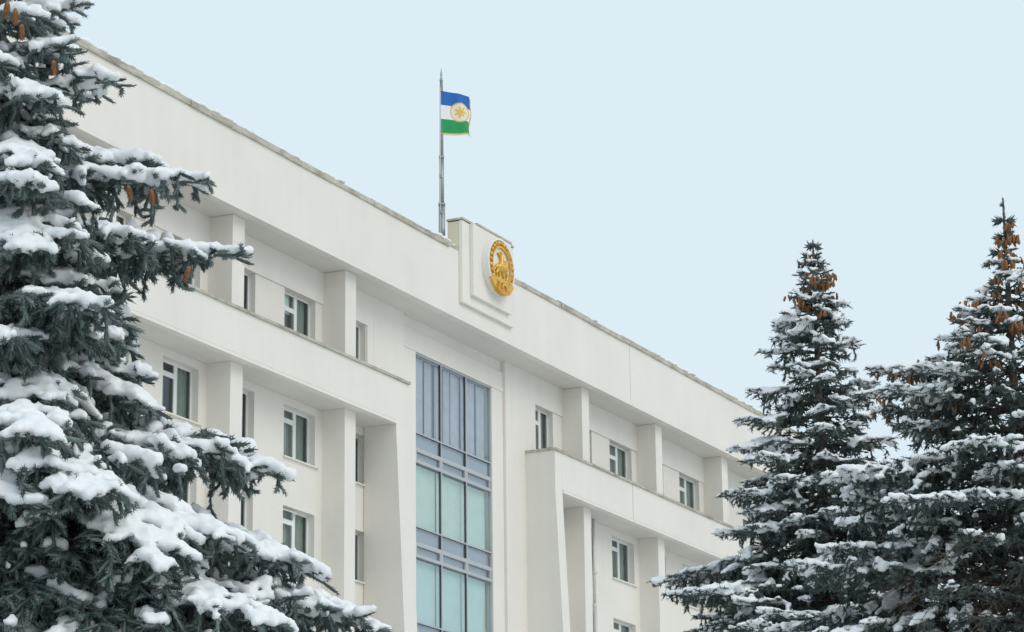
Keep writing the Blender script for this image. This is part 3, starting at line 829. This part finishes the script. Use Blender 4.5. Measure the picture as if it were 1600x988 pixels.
# ---- the near spruce on the left
T_NEAR = [shoot_template(s, 28, 4, 0.85, 0.28) for s in (1, 2, 3)]
r = random.Random(11)
DL = 14.0
v0 = ray(-25, 494); hv = np.array([v0[0], v0[1]]); TL = hv/np.linalg.norm(hv)*DL       # trunk foot
vdir = np.array([hv[0], hv[1], 0])/np.linalg.norm(hv); rdir = np.array([vdir[1], -vdir[0], 0])
ltree = empty('spruce_tree', (TL[0], TL[1], 0), 'large near spruce at the left edge, its boughs bent under thick fresh snow', 'tree', 'snowy spruces')
def near_pt(px, py, toward):        # a point seen at this pixel, TOWARD metres nearer than the trunk
    v = ray(px, py); dist = DL-toward; return EYE+v*dist/(v[0]*vdir[0]+v[1]*vdir[1])
ztop = near_pt(-25, -330, 0)[2]
pts = [(TL[0], TL[1], -0.3), (TL[0]+0.02, TL[1], 2), (TL[0]-0.01, TL[1]+0.01, 4), (TL[0], TL[1], 6), (TL[0], TL[1], ztop)]
mb = MB(); mb.tube(pts, [0.17, 0.14, 0.10, 0.06, 0.012], 12); mb.build('trunk', BARK, ltree, smooth=True)
# boughs that make the outline against the facade: (tip px, tip py, toward camera, root py, arch, width, hang)
KEY = [
 (140, 12, 0.10, 30, 0.05, 0.42, 0.8), (128, 78, 0.35, 90, 0.04, 0.45, 0.9), (100, -60, 0.1, -50, 0.05, 0.42, 0.8),
 (196, 124, 0.15, 165, 0.06, 0.36, 0.8), (140, 235, 0.35, 210, 0.06, 0.40, 0.8), (60, 150, 0.65, 160, 0.05, 0.5, 1.0),
 (332, 284, 0.10, 285, 0.03, 0.26, 1.0), (255, 268, -0.3, 250, 0.06, 0.4, 1.0), (45, 262, 0.8, 230, 0.10, 0.5, 1.0),
 (394, 398, 0.20, 405, 0.03, 0.24, 1.1), (300, 400, -0.35, 380, 0.05, 0.40, 1.1), (230, 375, 0.5, 370, 0.08, 0.36, 1.2), (48, 395, 1.0, 330, 0.12, 0.5, 1.1),
 (167, 535, 0.75, 470, 0.08, 0.42, 1.1), (150, 450, 0.6, 430, 0.08, 0.45, 1.1), (215, 500, -0.3, 480, 0.04, 0.4, 1.0),
 (268, 655, 0.45, 560, 0.10, 0.40, 1.1), (240, 600, 0.1, 555, 0.10, 0.40, 1.0), (90, 640, 1.0, 560, 0.10, 0.5, 1.0),
 (458, 750, 0.25, 690, 0.09, 0.34, 1.1), (400, 715, -0.2, 690, 0.08, 0.40, 1.1), (310, 720, 0.6, 680, 0.08, 0.44, 1.0),
 (265, 905, 1.35, 700, 0.16, 0.50, 1.5), (20, 800, 1.5, 700, 0.14, 0.55, 1.6), (140, 790, 1.6, 690, 0.13, 0.55, 1.6),
 (515, 905, 0.45, 800, 0.10, 0.36, 1.1), (450, 880, -0.1, 800, 0.10, 0.42, 1.1), (385, 850, 0.9, 790, 0.10, 0.46, 1.1),
 (330, 960, 1.25, 830, 0.10, 0.5, 1.4), (60, 940, 1.35, 840, 0.08, 0.55, 1.5), (180, 985, 1.35, 860, 0.08, 0.55, 1.5), (120, 880, 1.25, 790, 0.08, 0.55, 1.5),
 (612, 990, 0.5, 905, 0.09, 0.36, 1.0), (560, 960, 0.1, 890, 0.09, 0.42, 1.0), (450, 980, 1.2, 900, 0.10, 0.5, 1.0),
 (640, 1090, 0.6, 1000, 0.09, 0.45, 1.0), (520, 1080, 1.4, 980, 0.10, 0.5, 1.0), (380, 1100, 1.8, 980, 0.10, 0.5, 1.0), (180, 1130, 2.0, 970, 0.10, 0.5, 1.0),
]
boughs = []; coarse = set()
for tx, ty, tw, ry, arch, wid, hang in KEY:
    root = near_pt(-25, ry, 0); root[0], root[1] = TL[0], TL[1]
    boughs.append(make_bough(root, near_pt(tx, ty, tw), r, 1.0 if tw >= 0 and ty < 1050 else 1.35, arch, 0.03, 1.0, wid, hang))
# boughs on the other sides, in whorls
z = near_pt(-25, -250, 0)[2]; zlow = near_pt(-25, 1150, 0)[2]
while z > zlow:
    rad = (ztop-z)*0.44; n = 4 if z > near_pt(-25, 0, 0)[2] else 5
    a0 = r.uniform(0, 6.28)
    for k in range(n):
        a = a0+2*math.pi*k/n+r.uniform(-0.3, 0.3)
        dirv = rdir*math.cos(a)-vdir*math.sin(a)           # sin>0: towards the camera
        rr = rad*r.uniform(0.8, 1.05)
        if math.cos(a) > 0.55: rr *= 0.62                  # the outline boughs above already fill this side
        tip = np.array([TL[0], TL[1], z])+dirv*rr-UP*rr*r.uniform(0.05, 0.28)
        back = math.sin(a) < -0.3 or math.cos(a) < -0.5
        boughs.append(make_bough((TL[0], TL[1], z), tip, r, 2.5 if back else 1.05, r.uniform(0.05, 0.12), 0.03, 1.0, 0.46, 0.5 if back else 1.0))
        coarse.add(len(boughs)-1) if back else None
    z -= 0.26
allsn = [(c, q, i) for i, b in enumerate(boughs) for c, q in b[4]]
keepm = top_filter([(c, q) for c, q, i in allsn], 0.055, 0.17, 0.70, r)
bys = [[] for _ in boughs]
own = np.array([i for c, q, i in allsn]); keepm = np.array(keepm)
SHELTERED = [i for i, k_ in enumerate(KEY) if k_[1] >= 880 and k_[2] > 1.2 and k_[0] < 340 and k_[0] != 265]
for i in range(len(KEY)):                                   # the outer boughs hold their own load, sheltered or not
    I = np.where(own == i)[0]
    if i in SHELTERED:
        g_ = np.floor(np.array([allsn[k][0] for k in I])/0.14).astype(np.int64); keepm[I] &= ((g_*np.array([7919, 104729, 1299709])).sum(1) % 100) < 14
        continue
    keepm[I] |= top_filter([(allsn[k][0], allsn[k][1]) for k in I], 0.06, 0.09, 0.25, r)
for (c, q, i), k in zip(allsn, keepm):
    if k: bys[i].append((c, q))
for i, (ax, S_, E_, R_, SN) in enumerate(boughs):
    Sa = np.array(S_); deep = np.hypot(Sa[:, 0]-TL[0], Sa[:, 1]-TL[1]) < 0.13*(ztop-Sa[:, 2])      # hardly any green next to the trunk
    kp = [k for k in range(len(S_)) if not deep[k] or k % 4 == 0]; S_ = [S_[k] for k in kp]; E_ = [E_[k] for k in kp]; R_ = [R_[k] for k in kp]
    n = len(S_); tint = [r.random() for _ in range(n)]; frost = [max(0, r.gauss(0.24, 0.22)) for _ in range(n)]
    v, f, at = shoots_mesh(S_, E_, R_, tint, np.clip(frost, 0, 0.75), T_NEAR, i)
    L = np.linalg.norm(ax[-1]-ax[0]); wv, wf = tube_np(ax, 0.008+0.010*L, 0.004, 6)
    mi = np.concatenate([np.zeros(len(f), int), np.ones(len(wf), int)])
    me = mesh_np('bough', np.concatenate([v, wv]), np.concatenate([f, wf+len(v)]), False, mi, np.concatenate([at, np.zeros((len(wv), 3))]))
    bo = link('bough', me, ltree, [NEEDLE, BARK])
    if bys[i]:
        cs = np.array([c for c, q in bys[i]]); qs = np.array([q for c, q in bys[i]])
        ld = load_at(cs); qs = qs*ld; cs = cs+UP*(0.014*(ld-0.8))[:, None]
        v, f = blobs_mesh(cs, qs, 1, 0.95)
        sm = remeshed('snow', v, f, 0.035 if i in coarse else 0.018, 2, ((0.035, 0.022),))
        tag(link('snow', sm, bo, [SNOW]), kind='stuff')
cm = cone_mesh('cone', 0.085, 0.017, 9, 7)
for px, py, tw in ((12, 14, 0.9), (24, 25, 0.95), (34, 50, 0.95), (84, 107, 0.6), (200, 302, 0.42), (236, 308, 0.35), (296, 428, 0.40)):
    o = bpy.data.objects.new('cone', cm); col.objects.link(o); o.parent = ltree
    p = near_pt(px, py-12, tw); o.location = Vector(p)-ltree.location; o.rotation_euler = (r.uniform(-0.25, 0.25), r.uniform(-0.25, 0.25), r.uniform(0, 6))

# ---- the spruces on the right
T_FAR = [shoot_template(s, 8, 3, 1.2, 0.52) for s in (5, 6, 7)]
def far_spruce(label, apex, dist, envelope, seed, sc, cones, lean=0.0, needle=NEEDLE_FAR, bare=None, dead=0):
    r = random.Random(seed); apx, apy = apex
    v = ray(apx, apy); h = math.hypot(v[0], v[1]); vd = np.array([v[0]/h, v[1]/h, 0]); rd = np.array([vd[1], -vd[0], 0])
    top = EYE+v*dist/h
    pxm = h*FPX/dist/np.linalg.norm(v)                      # photo pixels per metre, about
    pxm = FPX/(dist*math.sqrt(1+(v[2]/h)**2)*math.cos(0.05))
    t = empty('spruce_tree', (top[0], top[1], 0), label, 'tree', 'snowy spruces')
    H = top[2]
    pts = [(top[0], top[1], -0.3), (top[0]+0.05, top[1], H*0.3), (top[0]-0.03, top[1], H*0.6), (top[0], top[1], H)]
    mb = MB(); mb.tube(pts, [H*0.018, H*0.014, H*0.008, 0.01], 10); mb.build('trunk', BARK, t, smooth=True)
    ys = [e[0] for e in envelope]; hw = [e[1] for e in envelope]; hr = [e[2] for e in envelope]
    S_, E_, R_, SN, WV, WF, nb = [], [], [], [], [], [], 0
    z = H-0.10; zmin = H-(ys[-1]-apy)/pxm/0.96
    spots = []
    # leader
    for k in range(7): S_.append(top-UP*(0.14*k+0.14)); E_.append(top-UP*(0.14*k)); R_.append((0.030+0.004*k)*sc)
    while z > zmin:
        py = apy+(H-z)*pxm*0.96
        wl, wr = np.interp(py, ys, hw)/pxm, np.interp(py, ys, hr)/pxm
        n = 4 if wl < 0.5 else (6 if wl < 1.2 else 8); a0 = r.uniform(0, 6.28)
        for k in range(n):
            a = a0+2*math.pi*k/n+r.uniform(-0.35, 0.35); c = math.cos(a)
            w = 1.1*(wl*(0.5-0.5*c)+wr*(0.5+0.5*c))               # left / right half width
            rr = w*r.uniform(0.66, 1.12)
            if r.random() < 0.12: rr *= 1.2
            dirv = rd*c-vd*math.sin(a)
            up = 0.12 if (H-z) < 1.2 else (0.02 if (H-z) < 3 else -0.10)
            base = np.array([top[0], top[1], z]); tip = base+dirv*rr+UP*rr*r.uniform(up-0.12, up+0.12)
            back = math.sin(a) < -0.45
            if rr < 0.05: continue
            isbare = bare is not None and bare(py, c, math.sin(a))
            ax, s, e, q, sn = make_bough(base, tip, r, sc*(2.5 if back else 1.0), 0.03, 0.07, 1.0, 0.42, 0.2 if back else 0.40)
            if isbare:
                kp = [i for i in range(len(s)) if r.random() < 0.3]; s = [s[i] for i in kp]; e = [e[i] for i in kp]; q = [q[i] for i in kp]; sn = [x for x in sn if r.random() < 0.25]
            if back: sn = [(c_, q_*0.5) for c_, q_ in sn]
            S_ += s; E_ += e; R_ += q; SN += sn
            wv, wf = tube_np(ax, 0.010+0.008*rr, 0.004, 4); WV.append(wv); WF.append(wf+nb); nb += len(wv)
            spots.append((py, c, math.sin(a), ax))
        z -= (0.17 if (H-z) < 1.5 else 0.24)*r.uniform(0.85, 1.15)
    Sa = np.array(S_)-np.array([top[0], top[1], 0]); lim = np.interp(apy+(H-Sa[:, 2])*pxm*0.96, ys, hw)/pxm
    deep = (np.hypot(Sa[:, 0], Sa[:, 1]) < 0.38*lim) & (lim > 0.7); kp = [i for i in range(len(S_)) if not deep[i] or i % 3 == 0]
    S_ = [S_[i] for i in kp]; E_ = [E_[i] for i in kp]; R_ = [R_[i] for i in kp]
    n = len(S_); tint = [r.random() for _ in range(n)]; frost = np.clip([r.gauss(0.12, 0.14) for _ in range(n)], 0, 0.7)
    v_, f_, at = shoots_mesh(S_, E_, R_, tint, frost, T_FAR, seed)
    wv, wf = np.concatenate(WV), np.concatenate(WF)
    mi = np.concatenate([np.zeros(len(f_), int), np.ones(len(wf), int)])
    me = mesh_np('crown', np.concatenate([v_, wv]), np.concatenate([f_, wf+len(v_)]), False, mi, np.concatenate([at, np.zeros((len(wv), 3))]))
    link('crown', me, t, [needle, BARK])
    Cs = np.array([c for c, q in SN])-np.array([top[0], top[1], 0]); rr_ = np.hypot(Cs[:, 0], Cs[:, 1])
    lim = np.interp(apy+(H-Cs[:, 2])*pxm*0.96, ys, hw)/pxm
    outer = (rr_ > 0.5*lim) & (Cs@vd < 0.3*lim)
    keep = top_filter(SN, 0.08, 0.16, 0.72, r, outer)
    cs = [(c, q) for (c, q), k in zip(SN, keep) if k]
    C_ = np.array([c for c, q in cs]); ld = load_at(C_); rndu = np.random.RandomState(seed).rand(len(C_))
    v_, f_ = blobs_mesh(C_, np.array([q for c, q in cs])*ld*np.where(rndu < 0.5, 0.82, 1.02), 1, 0.95)
    sm = remeshed('snow', v_, f_, 3.6/pxm, 1, ((0.05, 0.03),)); tag(link('snow', sm, t, [SNOW]), kind='stuff')
    # bare dead branches low on the side that faces the viewer
    for k in range(dead):
        py = r.uniform(840, 1030); zz = H-(py-apy)/pxm/0.96; a = math.radians(r.uniform(60, 150)); w = np.interp(py, ys, hw)/pxm*r.uniform(0.6, 0.98)
        dirv = rd*math.cos(a)-vd*math.sin(a); b0 = np.array([top[0], top[1], zz]); p3 = b0+dirv*w-UP*w*r.uniform(0.05, 0.3)
        axp = bez(b0, b0+dirv*w*0.35+UP*0.10*w, b0+dirv*w*0.75-UP*0.02*w, p3, np.linspace(0, 1, 12)); v_, f_ = tube_np(axp, 0.013, 0.004, 5); vv, ff, nn = [v_], [f_], len(v_)
        for j in range(34):
            t_ = r.randint(3, 11); q0 = axp[t_]; sd = unit(dirv*0.6+np.array([r.uniform(-1, 1), r.uniform(-1, 1), r.uniform(-0.9, 0.35)])); l_ = r.uniform(0.12, 0.45)
            pp = np.array([q0, q0+sd*l_*0.5+UP*r.uniform(-0.03, 0.02), q0+sd*l_-UP*r.uniform(0, 0.08)]); v_, f_ = tube_np(pp, 0.0045, 0.002, 3); vv.append(v_); ff.append(f_+nn); nn += len(v_)
        link('dead_branch', mesh_np('dead_branch', np.concatenate(vv), np.concatenate(ff), True), t, [DEAD])
    # cones hang in bunches from the outer boughs
    cme = cone_mesh('cone', 0.105, 0.021, 4, 5); k = 0; tries = 0
    while k < cones[0] and tries < 4000:
        tries += 1
        py, c, s, ax = r.choice(spots)
        wgt = max((math.exp(-((py-cy)/sy)**2) for cy, sy in cones[1]))
        if s < -0.2 or r.random() > wgt: continue
        m = r.randint(3, 8)
        for _ in range(m):
            i = int(len(ax)*r.uniform(0.35, 0.98)); p = ax[min(i, len(ax)-1)]+np.array([r.uniform(-0.07, 0.07), r.uniform(-0.07, 0.07), -0.02-r.uniform(0, 0.06)])
            o = bpy.data.objects.new('cone', cme); col.objects.link(o); o.parent = t; o.location = Vector(p)-t.location
            o.rotation_euler = (r.uniform(-0.4, 0.4), r.uniform(-0.4, 0.4), r.uniform(0, 6)); k += 1
    return t, top, pxm, rd, vd

far_spruce('slim snowy spruce standing between the facade and the taller tree on the right', (1270, 375), 42.0,
    [(375, 2, 2), (400, 16, 14), (440, 34, 28), (500, 62, 56), (560, 74, 66), (620, 92, 84), (700, 128, 120), (800, 165, 160), (900, 215, 205), (1040, 250, 245)],
    21, 1.22, (120, [(440, 40), (470, 30)]))
far_spruce('tall broad snowy spruce with many brown cones at the right edge', (1567, 310), 33.0,
    [(310, 2, 2), (350, 14, 12), (400, 24, 22), (440, 40, 40), (480, 72, 60), (520, 105, 80), (575, 185, 110), (640, 235, 140), (700, 262, 170), (800, 300, 230), (900, 320, 270), (1040, 335, 300)],
    33, 1.10, (280, [(385, 50), (500, 70), (600, 40)]), bare=lambda py, c, s: 830 < py and s > 0.35 and -0.8 < c < 0.15, dead=15)
